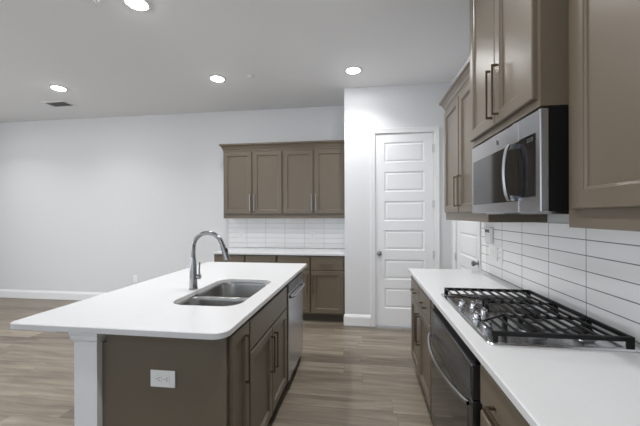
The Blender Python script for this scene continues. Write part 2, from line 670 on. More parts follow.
# ------------------------------------------------------------------ cabinet parts (local: x width, -y front, z up)
def shaker(name, x0, x1, z0, z1, parent, yf=0.0, th=0.020, stile=0.058, flat=False):
    """front panel from y=yf (back) to y=yf-th"""
    bm = new_bm()
    f = yf - th
    def lp(ins, y):
        return [bm.verts.new(p) for p in ((x0 + ins, y, z0 + ins), (x1 - ins, y, z0 + ins), (x1 - ins, y, z1 - ins), (x0 + ins, y, z1 - ins))]
    L = [lp(0, yf), lp(0, f + 0.005), lp(0.0015, f + 0.002), lp(0.005, f)]
    if not flat:
        s = stile
        L += [lp(s, f), lp(s + 0.0015, f + 0.004), lp(s + 0.008, f + 0.007), lp(s + 0.010, f + 0.012)]
    for A, B in zip(L, L[1:]):
        for k in range(4):
            bm.faces.new((A[k], A[(k + 1) % 4], B[(k + 1) % 4], B[k]))
    bm.faces.new(L[-1]); bm.faces.new(L[0][::-1])
    return finish(name, bm, M_CAB, parent)


def pull(parent, x, z, length, vertical=True, yf=-0.020, sec=0.0095, off=0.032, m=None, name='handle'):
    """square bar pull standing off the face at y=yf; centred on (x, z)"""
    bm = new_bm()
    h = length / 2
    s = sec / 2
    y1 = yf - off
    if vertical:
        add_box(bm, x - s, x + s, y1, y1 + sec, z - h, z + h, 0.001, 1)
        for q in (-1, 1):
            zc = z + q * (h - s)
            add_box(bm, x - s, x + s, y1 + sec, yf - 0.0002, zc - s, zc + s)
    else:
        add_box(bm, x - h, x + h, y1, y1 + sec, z - s, z + s, 0.001, 1)
        for q in (-1, 1):
            xc = x + q * (h - s)
            add_box(bm, xc - s, xc + s, y1 + sec, yf - 0.0002, z - s, z + s)
    return finish(name, bm, m or M_PULL, parent)


def hollow(bm, x0, x1, y0, y1, z0, z1, t=0.018, top=True):
    """carcass without a front: y0 front, y1 back"""
    add_box(bm, x0, x0 + t, y0, y1, z0, z1)
    add_box(bm, x1 - t, x1, y0, y1, z0, z1)
    add_box(bm, x0 + t, x1 - t, y0, y1, z0, z0 + t)
    add_box(bm, x0 + t, x1 - t, y1 - t, y1, z0 + t, z1 - (t if top else 0))
    if top:
        add_box(bm, x0 + t, x1 - t, y0, y1, z1 - t, z1)


def face_frame(bm, x0, x1, z0, z1, y0, y1, opens):
    """solid face plate with fine stiles behind the doors: simple full plate"""
    add_box(bm, x0, x1, y0, y1, z0, z1)


def base_cabinet(root, w, depth, columns, toe=True, ztop=CT - ST - 0.001, rec=0.016):
    """columns: (x0, x1, kind, hinge). kind 'drawer_door', 'door', 'false_door', 'drawers'"""
    bm = new_bm()
    hollow(bm, 0, w, rec + 0.015, depth, 0.105, ztop, top=False)
    add_box(bm, 0, w, rec, rec + 0.015, 0.105, ztop)
    add_box(bm, 0, w, 0.075, depth, 0.0, 0.105)
    finish('body', bm, M_CAB, root)
    t = new_bm()
    add_box(t, 0.0, w, 0.068, 0.0745, 0.001, 0.104)
    finish('toe_kick', t, M_TOE, root)
    for c in columns:
        x0, x1, kind = c[:3]
        side = c[3] if len(c) > 3 else 'r'
        if kind == 'drawer_door':
            d = shaker('drawer_front', x0, x1, 0.694, 0.866, root, flat=True)
            if c[4] if len(c) > 4 else True:
                pull(d, (x0 + x1) / 2, 0.765, 0.15, False)
            top = 0.684
        elif kind == 'false':
            shaker('drawer_front', x0, x1, 0.705, 0.866, root, flat=True)
            continue
        elif kind == 'lower':
            top = 0.688
        elif kind == 'drawers':
            for a, b in ((0.715, 0.862), (0.42, 0.688), (0.125, 0.393)):
                d = shaker('drawer_front', x0, x1, a, b, root, flat=(a > 0.7))
                pull(d, (x0 + x1) / 2, 0.775 if a > 0.7 else b - 0.045, 0.15, False)
            continue
        else:
            top = 0.862
        d = shaker('door', x0, x1, 0.125, top, root)
        if side in 'lr':
            hx = x1 - 0.030 if side == 'r' else x0 + 0.030
            pull(d, hx, top - 0.055 - 0.115, 0.23, True)


def crown(path, z, parent, h=0.085):
    prof = [(0.0, z - 0.018), (0.006, z - 0.018), (0.006, z + 0.004), (0.012, z + 0.010), (0.018, z + 0.030), (0.036, z + 0.058),
            (0.048, z + 0.064), (0.048, z + h), (0.0, z + h)]
    return finish('crown_molding', sweep(new_bm(), prof, path), M_CAB, parent)


def upper_cabinet(root, w, depth, z0, z1, doors, pull_z, door_z0, door_z1, rail=True, m_under=M_CAB):
    bm = new_bm()
    add_box(bm, 0, w, 0, depth, z0, z1)
    finish('body', bm, M_CAB, root)
    for (x0, x1, side) in doors:
        d = shaker('door', x0, x1, door_z0, door_z1, root)
        hx = x1 - 0.030 if side == 'r' else x0 + 0.030
        pull(d, hx, pull_z, 0.23, True)


# ------------------------------------------------------------------ back wall run
YBF = 4.187   # carcass front of back base
XC0 = -2.053
back_w = (XP - 0.003 - XC0)
half = back_w / 2
for i, lab in enumerate(('taupe base cabinet under the left half of the back counter',
                         'taupe base cabinet under the back counter beside the pantry wall')):
    e = thing('base_cabinet', lab, 'cabinet', (XC0 + i * half + (0.0005 if i else 0), YBF, 0), 0, 'base cabinets along the back wall')
    w = half - 0.001
    base_cabinet(e, w, YB - YBF - 0.001, [(0.008, w / 2 - 0.010, 'drawer_door', 'r', True), (w / 2 + 0.010, w - 0.018, 'drawer_door', 'l', True)], rec=0.004)
e = finish('countertop', slab(new_bm(), rrect(XC0 - 0.022, XP - 0.001, YBF - 0.035, YB - 0.0005, 0.002, 2), [], CT - ST, CT), M_QUARTZ)
tag(e, 'short white quartz countertop against the tiled back wall', 'countertop')
e = box('tile_backsplash', XC0 - 0.040, XP - 0.0005, YB - 0.009, YB - 0.0005, CT + 0.001, 1.369, M_TILE_B)
struct(e, 'white stacked tile backsplash on the back wall', 'backsplash')

YUF = 4.467
for i, lab in enumerate(('taupe two-door wall cabinet, left one above the back counter',
                         'taupe two-door wall cabinet on the back wall, touching the pantry corner')):
    e = thing('wall_cabinet', lab, 'cabinet', (XC0 + 0.012 + i * (half - 0.006), YUF, 0), 0, 'wall cabinets above the back counter')
    w = half - 0.007
    bm = new_bm()
    add_box(bm, 0, w, 0, YB - YUF - 0.001, 1.372, 2.37)
    finish('body', bm, M_CAB, e)
    for (x0, x1, s) in ((0.012, w / 2 - 0.012, 'r'), (w / 2 + 0.012, w - 0.014, 'l')):
        d = shaker('door', x0, x1, 1.436, 2.335, e, stile=0.055)
        pull(d, x1 - 0.020 if s == 'r' else x0 + 0.020, 1.60, 0.235, True, m=M_SATIN)
    if i == 0:
        crown([(0, YB - YUF - 0.001), (0, 0), (w, 0)][::1], 2.37, e)
    else:
        crown([(0, 0), (w, 0)], 2.37, e)

# ------------------------------------------------------------------ right run, base
XCF = 0.450   # carcass face; door faces at 0.430
dep = WR - XCF - 0.001
PI2 = math.pi / 2
e = thing('base_cabinet', 'taupe base cabinet with two drawers at the far end of the right counter', 'cabinet', (XCF, 3.062, 0), -PI2, 'base cabinets of the right counter')
base_cabinet(e, 0.905, dep, [(0.022, 0.447, 'drawer_door', 'r'), (0.453, 0.885, 'drawer_door', 'l')])
e = thing('base_cabinet', 'taupe drawer cabinet on the near side of the built-in oven', 'cabinet', (XCF, 1.289, 0), -PI2, 'base cabinets of the right counter')
base_cabinet(e, 0.455, dep, [(0.018, 0.437, 'drawers')])
e = thing('base_cabinet', 'taupe base cabinet nearest the viewer under the right counter', 'cabinet', (XCF, 0.8335, 0), -PI2, 'base cabinets of the right counter')
base_cabinet(e, 0.76, dep, [(0.012, 0.372, 'drawer_door', 'r'), (0.388, 0.748, 'drawer_door', 'l')])

# oven housing cabinet: side panels, sill and filler strips
OV0, OV1 = 1.309, 2.066
e = thing('oven_cabinet', 'taupe cabinet frame that houses the built-in oven', 'cabinet', (XCF, 2.156, 0), -PI2)
bm = new_bm()
wO = 2.156 - 1.2905
z1 = CT - ST - 0.001
a = 2.156 - OV1 - 0.003
b = 2.156 - OV0 + 0.003
add_box(bm, 0, a, 0, dep, 0.105, z1)
add_box(bm, b, wO, 0, dep, 0.105, z1)
add_box(bm, a, b, 0, dep, 0.105, 0.128)
add_box(bm, a, b, dep - 0.018, dep, 0.128, z1)
add_box(bm, 0, wO, 0.075, dep, 0, 0.105)
finish('body', bm, M_CAB, e)
box('filler_strip', 0.006, a - 0.004, -0.018, -0.0005, 0.125, 0.862, M_CAB, e, 0.001)
box('toe_kick', 0, wO, 0.068, 0.0745, 0.001, 0.104, M_TOE, e)

# built-in oven, local x from far to near
ow = OV1 - OV0
e = thing('built_in_oven', 'dark stainless built-in oven with bowed bar handle under the cooktop', 'oven', (XCF, OV1, 0), -PI2)
box('housing', 0.004, ow - 0.004, 0.004, 0.54, 0.132, 0.868, M_BLACK, e)
p = box('control_panel', 0, ow, -0.037, 0.003, 0.700, 0.836, M_DSTEEL, e, 0.003)
box('display_glass', 0.10, ow - 0.012, -0.0385, -0.0372, 0.708, 0.829, M_SMOKE, p)
box('shade_strip', 0.002, ow - 0.002, -0.022, 0.003, 0.8365, 0.868, M_BLACK, e)  # black strip standing in for the shadow under the counter edge
d = box('oven_door', 0, ow, -0.037, 0.003, 0.182, 0.694, M_DSTEEL, e, 0.003)
box('door_glass', 0.012, ow - 0.045, -0.0385, -0.0372, 0.215, 0.640, M_BGLASS, d)
box('door_gasket', 0.003, ow - 0.003, -0.030, 0.003, 0.6945, 0.6995, M_BLACK, e)
box('lower_trim', 0.0, ow, -0.034, 0.003, 0.134, 0.177, M_DSTEEL, e, 0.002)
# bowed flat handle
bm = new_bm()
n = 24
R = []
for k in range(n + 1):
    t = k / n
    x = 0.012 + t * (ow - 0.024)
    out = 0.012 + 0.050 * math.sin(math.pi * min(1, max(0, t))) ** 0.75
    y = -0.037 - out
    R.append([bm.verts.new(q) for q in ((x, y + 0.002, 0.690), (x, y - 0.005, 0.686), (x, y - 0.003, 0.672), (x, y + 0.006, 0.672), (x, y + 0.008, 0.689))])
for A, B in zip(R, R[1:]):
    for k in range(5):
        bm.faces.new((A[k], A[(k + 1) % 5], B[(k + 1) % 5], B[k]))
bm.faces.new(R[0]); bm.faces.new(R[-1][::-1])
for x in (0.012, ow - 0.034):
    add_box(bm, x, x + 0.022, -0.055, -0.0375, 0.673, 0.688)
finish('handle', bm, M_MSTEEL, d, True, 30)

# right countertop
e = finish('countertop', slab(new_bm(), rrect(0.4144, WR - 0.0005, 0.05, 3.101, [0.003, 0.006, 0.003, 0.003], 3), [], CT - ST, CT), M_QUARTZ)
tag(e, 'long white quartz countertop along the right wall, carrying the gas cooktop', 'countertop')
e = box('tile_backsplash', W, WR - 0.0003, 0.05, 3.100, CT + 0.001, 1.371, M_TILE_R)
struct(e, 'white stacked tile backsplash on the right wall', 'backsplash')

# ------------------------------------------------------------------ cooktop
CX0, CX1, CY0, CY1 = 0.476, 1.010, 1.312, 2.110
e = thing('gas_cooktop', 'stainless gas cooktop with black cast iron grates on the right counter', 'cooktop', (0, 0, 0))
e.location = (CX0, CY0, CT)


def ck(x, y, z=0):
    return Vector((x - CX0, y - CY0, z - CT))


bm = new_bm()
loops = []
for ins, z in ((0, 0.0008), (0, 0.004), (0.004, 0.009), (0.016, 0.009), (0.022, 0.005)):
    loops.append([bm.verts.new((x, y, z)) for x, y in rrect(ins, CX1 - CX0 - ins, ins, CY1 - CY0 - ins, max(0.004, 0.022 - ins * 0.5), 5)])
for A, B in zip(loops, loops[1:]):
    k = len(A)
    for i in range(k):
        bm.faces.new((A[i], A[(i + 1) % k], B[(i + 1) % k], B[i]))
bm.faces.new(loops[-1]); bm.faces.new(loops[0][::-1])
finish('steel_tray', bm, M_TRAY, e, True)
GZ = 0.965
burners = [(0.690, 1.452, 0.040), (0.885, 1.452, 0.032), (0.79, 1.69, 0.052), (0.690, 1.935, 0.032), (0.885, 1.935, 0.040)]
for (x, y, r) in burners:
    bm = new_bm()
    M = Matrix.Translation(ck(x, y, CT + 0.0055))
    add_lathe(bm, [(0, 0), (r + 0.022, 0), (r + 0.020, 0.006), (r + 0.002, 0.009), (r, 0.018), (0, 0.018)], 28, M)
    q = finish('burner', bm, M_BURN, e, True)
    bm = new_bm()
    M = Matrix.Translation(ck(x, y, CT + 0.0237))
    add_lathe(bm, [(0, 0), (r + 0.002, 0), (r + 0.004, 0.004), (r, 0.009), (0, 0.010)], 28, M)
    finish('burner_cap', bm, M_IRON, q, True)
for (x, y) in ((0.532, 1.842), (0.582, 1.812), (0.592, 1.686), (0.535, 1.618), (0.540, 1.500)):
    bm = new_bm()
    M = Matrix.Translation(ck(x, y, CT + 0.0055))
    add_lathe(bm, [(0, 0), (0.021, 0), (0.021, 0.004), (0.0175, 0.006), (0.0165, 0.024), (0.0145, 0.027), (0, 0.027)], 24, M)
    q = finish('knob', bm, M_CHROME, e, True)
    c = ck(x, y, CT + 0.0055)
    bm = new_bm()
    add_box(bm, c.x - 0.0035, c.x + 0.0035, c.y - 0.017, c.y + 0.017, c.z + 0.0272, c.z + 0.034, 0.001, 1)
    finish('grip', bm, M_CHROME, q)


def bar(bm, a, b, w=0.011, h=0.013, z=GZ):
    """bar on its edge from a to b (plan), top at z"""
    a = Vector(a); b = Vector(b)
    d = (b - a).normalized()
    nrm = Vector((-d.y, d.x)) * w / 2
    vs = []
    for zz in (z - h, z):
        for p in (a - nrm - d * w * 0.3, a + nrm - d * w * 0.3, b + nrm + d * w * 0.3, b - nrm + d * w * 0.3):
            k = 0.8 if zz == z else 1.0
            vs.append(bm.verts.new(ck(p.x, p.y, zz)))
    f = [(0, 1, 2, 3), (4, 7, 6, 5), (0, 4, 5, 1), (1, 5, 6, 2), (2, 6, 7, 3), (3, 7, 4, 0)]
    for q in f:
        bm.faces.new([vs[i] for i in q])


def leg(bm, x, y):
    c = ck(x, y)
    add_box(bm, c.x - 0.010, c.x + 0.010, c.y - 0.010, c.y + 0.010, 0.0095 if (x < 0.52 or x > 0.985) else 0.0056, GZ - CT - 0.008, 0.002, 1)


XG0, XG1 = 0.502, 0.982
def grate(ya, yb, outline, name_label=None):
    bm = new_bm()
    n = len(outline)
    for i in range(n):
        bar(bm, outline[i], outline[(i + 1) % n])
    return bm


# near grate, middle grate, far grate
gaps = 0.004
grates = [
    (1.322, 1.566, [(XG0 - 0.006, 1.328), (XG1, 1.328), (XG1, 1.562), (0.632, 1.562), (XG0, 1.455)], [(XG0 + 0.004, 1.332), (XG1 - 0.004, 1.332), (XG1 - 0.004, 1.558), (0.700, 1.558)]),
    (1.572, 1.812, [(0.640, 1.578), (XG1, 1.578), (XG1, 1.806), (0.640, 1.806)], [(0.644, 1.582), (XG1 - 0.004, 1.582), (XG1 - 0.004, 1.802), (0.644, 1.802)]),
    (1.816, 2.066, [(0.632, 1.822), (XG1, 1.822), (XG1, 2.078), (XG0, 2.078), (XG0, 1.930)], [(0.640, 1.826), (XG1 - 0.004, 1.826), (XG1 - 0.004, 2.074), (XG0 + 0.004, 2.074)]),
]
for gi, (ya, yb, ol, legs) in enumerate(grates):
    lo = min(p[1] for p in ol); hi = max(p[1] for p in ol)
    mid = (lo + hi) / 2
    bm = new_bm()
    n = len(ol)
    for i in range(n):
        a, b = ol[i], ol[(i + 1) % n]
        outer = (abs(a[0] - XG1) < 1e-4 and abs(b[0] - XG1) < 1e-4) or (gi == 0 and a[1] == b[1] == lo) or (gi == 2 and a[1] == b[1] == hi)
        bar(bm, a, b, 0.013 if outer else 0.006, 0.016 if outer else 0.007, GZ if outer or n == 5 and i > 2 else GZ - 0.009)
    for l in legs:
        leg(bm, *l)
    if n == 5:
        for x in (0.548, 0.594):
            t = (x - XG0) / (0.632 - XG0)
            if gi == 0:
                bar(bm, (x, lo), (x, 1.455 + t * (1.562 - 1.455)), 0.006, 0.009)
            else:
                bar(bm, (x, hi), (x, 1.930 - t * (1.930 - 1.822)), 0.006, 0.009)
    x = 0.640 if n == 5 else 0.686
    while x < XG1 - 0.02:
        bar(bm, (x, lo), (x, hi), 0.008, 0.010)
        x += 0.0465
    finish('grate', bm, M_IRON, e)

# ------------------------------------------------------------------ right run, upper
XUF = 0.745   # carcass face; door faces at .725
udep = WR - XUF - 0.001
e = thing('wall_cabinet', 'taupe two-door wall cabinet on the right wall, far side of the microwave', 'cabinet', (XUF, 3.058, 0), -PI2, 'wall cabinets on the right wall')
wF = 3.058 - 2.050
bm = new_bm()
add_box(bm, 0, wF, 0, udep, 1.372, 2.372)
finish('body', bm, M_CAB, e)
for (x0, x1, s) in ((0.025, 0.455, 'r'), (0.475, wF - 0.03, 'l')):
    d = shaker('door', x0, x1, 1.436, 2.338, e, stile=0.055)
    pull(d, x1 - 0.022 if s == 'r' else x0 + 0.045, 1.60, 0.235, True)
crown([(0, udep), (0, 0), (wF, 0)], 2.372, e)

MXF = 0.651   # face of the deep cabinet over the microwave
mdep = WR - MXF - 0.001
e = thing('wall_cabinet', 'tall deep taupe wall cabinet directly above the microwave', 'cabinet', (MXF, 2.047, 0), -PI2, 'wall cabinets on the right wall')
wM = 2.047 - 1.2875
bm = new_bm()
add_box(bm, 0, wM, 0, mdep, 1.823, 2.86)
finish('body', bm, M_CAB, e)
for (x0, x1, s) in ((0.022, wM / 2 + 0.006, 'r'), (wM / 2 + 0.012, wM - 0.020, 'l')):
    d = shaker('door', x0, x1, 1.856, 2.80, e, stile=0.055)
    pull(d, x1 - 0.026 if s == 'r' else x0 + 0.040, 2.012, 0.24, True)
crown([(0, mdep), (0, 0), (wM, 0), (wM, mdep)], 2.86, e)

e = thing('wall_cabinet', 'large taupe wall cabinet nearest the viewer, right of the microwave', 'cabinet', (XUF, 1.2855, 0), -PI2, 'wall cabinets on the right wall')
wN = 0.914
bm = new_bm()
add_box(bm, 0, wN, 0, udep, 1.372, 2.372)
finish('body', bm, M_CAB, e)
for (x0, x1, s) in ((0.044, wN / 2 - 0.010, 'r'), (wN / 2 + 0.010, wN - 0.022, 'l')):
    d = shaker('door', x0, x1, 1.438, 2.338, e, stile=0.064)
    pull(d, x1 - 0.025 if s == 'r' else x0 + 0.025, 1.60, 0.235, True)
crown([(0, 0), (wN, 0), (wN, udep)], 2.372, e)

# ------------------------------------------------------------------ microwave
mwW = 2.0455 - 1.2885
e = thing('over_range_microwave', 'stainless over-the-range microwave mounted above the gas cooktop', 'microwave', (0.682, 2.0455, 1.428), -PI2)
MH = 0.390
box('housing', 0.002, mwW - 0.0, 0.0, WR - 0.682 - 0.001, 0.004, MH, M_BLACK, e)
ds = mwW - 0.168   # seam between door and control panel
d = box('door', 0.0, ds - 0.001, -0.032, -0.001, 0.0, MH - 0.004, M_STEEL, e, 0.004)
g = box('window_glass', 0.030, ds - 0.003, -0.0335, -0.0322, 0.048, 0.300, M_BGLASS, d)
p = box('control_panel', ds + 0.001, mwW, -0.032, -0.001, 0.0, MH - 0.004, M_STEEL, e, 0.004)
cg = box('panel_glass', ds + 0.003, mwW - 0.034, -0.0335, -0.0322, 0.060, 0.304, M_BGLASS, p)
bm = new_bm()
for r in range(9):
    for c in range(3):
        x = ds + 0.028 + c * 0.036
        z = 0.072 + r * 0.021
        add_box(bm, x, x + 0.024, -0.0342, -0.0336, z, z + 0.011)
finish('buttons', bm, M_KEY, p)
bm = new_bm()
for k, x in enumerate((ds + 0.075, ds + 0.087, ds + 0.101, ds + 0.112)):
    add_box(bm, x, x + 0.0075, -0.0342, -0.0336, 0.277, 0.281)
    add_box(bm, x, x + 0.0075, -0.0342, -0.0336, 0.289, 0.292)
    add_box(bm, x + 0.005, x + 0.0075, -0.0342, -0.0336, 0.277, 0.292)
finish('clock_display', bm, M_DIGIT, p)
# handle: arched bar near the door's seam edge
bm = new_bm()
R = []
n = 20
hx0, hx1 = ds - 0.040, ds - 0.020
for k in range(n + 1):
    t = k / n
    z = 0.050 + t * 0.244
    out = 0.026 + 0.022 * math.sin(math.pi * t) ** 0.6
    y = -0.032 - out
    R.append([bm.verts.new(q) for q in ((hx0, y, z), (hx0 + 0.006, y - 0.006, z), (hx1 - 0.006, y - 0.006, z), (hx1, y, z), (hx1 - 0.004, y + 0.010, z), (hx0 + 0.004, y + 0.010, z))])
for A, B in zip(R, R[1:]):
    for k in range(6):
        bm.faces.new((A[k], A[(k + 1) % 6], B[(k + 1) % 6], B[k]))
bm.faces.new(R[0]); bm.faces.new(R[-1][::-1])
for z0 in (0.050, 0.272):
    add_box(bm, hx0 + 0.003, hx1 - 0.003, -0.054, -0.0338, z0, z0 + 0.022, 0.001, 1)
finish('handle', bm, M_STEEL, d, True, 40)
bm = new_bm()
MM = Matrix.Translation((0.375, -0.0321, 0.344)) @ Matrix.Rotation(math.pi / 2, 4, 'X')
add_lathe(bm, [(0, 0), (0.013, 0), (0.013, 0.0015), (0.0105, 0.0015), (0.0105, 0.0008), (0, 0.0008)], 24, MM)
finish('emblem', bm, M_DSTEEL, d, True)
for a in (0.05, 0.46):
    box('vent_filter', a, a + 0.25, 0.03, 0.20, -0.008, 0.0035, M_STEEL, e)

# ------------------------------------------------------------------ island
XR, XLI, YN, YF = -0.588, -1.671, 1.293, 3.2856
SX0, SX1, SY0, SY1 = -1.118, -0.697, 1.686, 2.432
IXF = -0.616   # carcass face, door faces at -.604
IXB = -1.206
idep = IXF - IXB
e = finish('countertop', slab(new_bm(), rrect(XLI, XR, YN, YF, [0.006, 0.006, 0.035, 0.066], 8),
                              [rrect(SX0, SX1, SY0, SY1, 0.105, 10)], CT - ST, CT), M_QUARTZ)
tag(e, 'large white quartz island countertop with an undermount sink', 'countertop')

# narrow pull-out cabinet with the end panel
Y0I = 1.363
e = thing('base_cabinet', 'dark taupe narrow island cabinet with the end panel facing the viewer', 'cabinet', (IXF, Y0I, 0), PI2, 'island base cabinets')
w1 = 1.620 - Y0I
bm = new_bm()
hollow(bm, 0.019, w1, 0.031, idep, 0.105, CT - ST - 0.001, top=False)
add_box(bm, 0.019, w1, 0.016, 0.031, 0.105, CT - ST - 0.001)
add_box(bm, 0.019, w1, 0.075, idep, 0.0, 0.105)
finish('body', bm, M_CAB, e)
box('end_panel', 0.0, 0.0188, -0.004, idep, 0.001, CT - ST - 0.001, M_CAB, e)
box('toe_kick', 0.019, w1, 0.068, 0.0745, 0.001, 0.104, M_TOE, e)
d = shaker('door', 0.026, w1 - 0.009, 0.112, 0.866, e, stile=0.055)
pull(d, w1 - 0.062, 0.692, 0.245, True, off=0.026)

e = thing('base_cabinet', 'taupe two-door sink cabinet in the middle of the island front', 'cabinet', (IXF, 1.6205, 0), PI2, 'island base cabinets')
w2 = 2.4525 - 1.6205
bm = new_bm()
zt = CT - ST - 0.001
hollow(bm, 0, w2, 0.031, idep, 0.105, zt, t=0.012, top=False)
add_box(bm, 0, w2, 0.016, 0.031, 0.105, zt)
add_box(bm, 0, w2, 0.075, idep, 0.0, 0.105)
finish('body', bm, M_CAB, e)
box('toe_kick', 0, w2, 0.068, 0.0745, 0.001, 0.104, M_TOE, e)
shaker('drawer_front', 0.008, w2 - 0.009, 0.700, 0.860, e, flat=True)
hm = w2 / 2
for (x0, x1, s) in ((0.008, hm - 0.003, 'r'), (hm + 0.003, w2 - 0.009, 'l')):
    d = shaker('door', x0, x1, 0.112, 0.688, e, stile=0.055)
    pull(d, x1 - 0.034 if s == 'r' else x0 + 0.034, 0.524, 0.235, True)

# dishwasher
e = thing('dishwasher', 'stainless dishwasher at the far end of the island', 'dishwasher', (IXF, 2.4545, 0), PI2)
wd = 0.596
box('housing', 0.002, wd - 0.002, 0.004, 0.57, 0.102, 0.876, M_BLACK, e)
box('toe_kick', 0.002, wd - 0.002, 0.060, 0.30, 0.0, 0.101, M_BLACK, e)
d = box('door', 0.003, wd - 0.003, -0.030, 0.003, 0.112, 0.800, M_STEELV, e, 0.006)
c = box('control_strip', 0.003, wd - 0.003, -0.030, 0.003, 0.803, 0.872, M_DSTEEL, e, 0.004)
bm = new_bm()
pts = []
for k in range(25):
    t = k / 24
    pts.append((0.045 + t * (wd - 0.09), -0.033 - 0.024 * min(1, math.sin(math.pi * t) * 3.0) ** 0.7, 0.765))
add_tube(bm, pts, 0.012, 14)
finish('handle', bm, M_STEEL, d, True)

# far end panel of the island
e = box('island_end_panel', IXB, IXF, 3.053, 3.075, 0.0, CT - ST - 0.001, M_CAB)
tag(e, 'taupe panel closing the far end of the island beyond the dishwasher', 'panel')

# island post
px0, px1, py0, py1 = -1.352, -1.2335, 1.335, 1.4535
e = thing('island_post', 'square white post under the island countertop overhang', 'post', ((px0 + px1) / 2, (py0 + py1) / 2, 0))
hw = (px1 - px0) / 2


def sq(bm, prof):
    rings = [[bm.verts.new((sx * r, sy * r, z)) for sx, sy in ((-1, -1), (1, -1), (1, 1), (-1, 1))] for r, z in prof]
    for A, B in zip(rings, rings[1:]):
        for k in range(4):
            bm.faces.new((A[k], A[(k + 1) % 4], B[(k + 1) % 4], B[k]))
    bm.faces.new(rings[0][::-1]); bm.faces.new(rings[-1])
    return bm


finish('shaft', sq(new_bm(), [(hw - 0.004, 0.141), (hw, 0.146), (hw, 0.822), (hw - 0.003, 0.826)]), M_TRIM, e)
finish('capital', sq(new_bm(), [(hw + 0.003, 0.8265), (hw + 0.005, 0.834), (hw + 0.011, 0.842), (hw + 0.012, 0.860), (hw + 0.015, 0.864), (hw + 0.015, 0.8860)]), M_TRIM, e)
box('side_filler', px1 - (px0 + px1) / 2 + 0.0005, IXB - 0.001 - (px0 + px1) / 2, 1.366 - (py0 + py1) / 2, 1.384 - (py0 + py1) / 2, 0.15, 0.82, M_CAB, e)
finish('plinth', sq(new_bm(), [(hw + 0.014, 0.0), (hw + 0.014, 0.120), (hw + 0.004, 0.134), (hw + 0.004, 0.1405)]), M_TRIM, e)

# sink
e = thing('double_bowl_sink', 'stainless undermount double bowl sink set into the island countertop', 'sink', ((SX0 + SX1) / 2, (SY0 + SY1) / 2, CT - ST))
cx, cy = (SX0 + SX1) / 2, (SY0 + SY1) / 2


def bowl(y0, y1, rn, rf, depth, drain_y):
    """shell with flange; y0 near, y1 far"""
    x0, x1 = SX0 - 0.004 - cx, SX1 + 0.004 - cx
    y0 -= cy; y1 -= cy
    bm = new_bm()
    Ls = []
    def ring(ins, z, grow=0):
        r = [max(0.012, q - ins * 0.6) for q in (rf, rf, rn, rn)]
        return [bm.verts.new((x, y, z)) for x, y in rrect(x0 + ins, x1 - ins, y0 + ins, y1 - ins, r, 8)]
    spec = [(0.0, -0.0015), (0.003, -0.006), (0.006, -0.02), (0.012, -depth + 0.035), (0.020, -depth + 0.012), (0.040, -depth), (0.09, -depth - 0.003)]
    for i, z in spec:
        Ls.append(ring(i, z))
    outer = [ring(-0.0012 + i, z - (0.0025 if i > 0.03 else 0.0)) for i, z in spec]
    for A, B in list(zip(Ls, Ls[1:])) + list(zip(outer, outer[1:])) + [(Ls[0], outer[0])]:
        k = len(A)
        for i in range(k):
            bm.faces.new((A[i], A[(i + 1) % k], B[(i + 1) % k], B[i]))
    bm.faces.new(Ls[-1]); bm.faces.new(outer[-1])
    o = finish('bowl', bm, M_SINK, e, True, 40)
    b2 = new_bm()
    MM = Matrix.Translation((0, (y0 + y1) / 2, -depth - 0.0025))
    add_lathe(b2, [(0, 0.0), (0.030, 0.0), (0.034, 0.004), (0.042, 0.004), (0.044, 0.0), (0.044, -0.0001)], 28, MM)
    finish('drain', b2, M_SATIN, o, True)


bowl(SY0 - 0.004, 1.968, 0.108, 0.07, 0.19, 0)
bowl(1.992, SY1 + 0.004, 0.06, 0.108, 0.21, 0)
bm = new_bm()
add_box(bm, SX0 - 0.003 - cx + 0.001, SX1 + 0.003 - cx - 0.001, 1.9695 - cy, 1.9905 - cy, -0.022, -0.0008, 0.004, 3)
finish('bowl_divider', bm, M_SINK, e, True)

# faucet
e = thing('kitchen_faucet', 'dark steel gooseneck pull-down faucet behind the island sink', 'faucet', (-1.160, 2.058, CT))
bm = new_bm()
add_lathe(bm, [(0, 0.0003), (0.030, 0.0003), (0.030, 0.004), (0.027, 0.008), (0.0255, 0.06), (0.023, 0.13), (0.0185, 0.20), (0.0150, 0.22), (0, 0.22)], 28)
finish('base', bm, M_FAUCET, e, True)
bm = new_bm()
pts = [(0.0, 0, 0.2205), (0.0, 0, 0.27)]
rc = 0.106
for k in range(1, 23):
    a = math.pi - math.radians(k * 7.45)
    pts.append((rc + rc * math.cos(a), 0, 0.282 + rc * 0.98 * math.sin(a)))
add_tube(bm, pts, [0.0148] * len(pts), 18)
finish('neck', bm, M_FAUCET, e, True)
p0 = Vector(pts[-1]); p1 = Vector(pts[-2])
dr = (p0 - p1).normalized()
bm = new_bm()
L0 = p0 + dr * 0.0005
add_tube(bm, [L0, L0 + dr * 0.008, L0 + dr * 0.03, L0 + dr * 0.090, L0 + dr * 0.110, L0 + dr * 0.112], [0.0150, 0.0165, 0.0170, 0.0200, 0.0215, 0.0190], 20)
sh = finish('spray_head', bm, M_FAUCET, e, True)
bm = new_bm()
side = Vector((-dr.z, 0, dr.x))
if side.x < 0:
    side = -side
c = L0 + dr * 0.050 + side * 0.0180
add_tube(bm, [c - dr * 0.014, c - dr * 0.010, c + dr * 0.010, c + dr * 0.014], [0.003, 0.0065, 0.0065, 0.003], 10)
finish('spray_button', bm, M_BLACK, sh, True)
bm = new_bm()
add_tube(bm, [(0.0240, 0, 0.085), (0.036, 0, 0.085), (0.050, 0, 0.085), (0.054, 0, 0.085)], [0.014, 0.0165, 0.0165, 0.012], 18)
add_tube(bm, [(0.044, 0, 0.098), (0.043, 0, 0.13), (0.046, 0, 0.185)], [0.0065, 0.0055, 0.0050], 12)
finish('lever', bm, M_FAUCET, e, True)


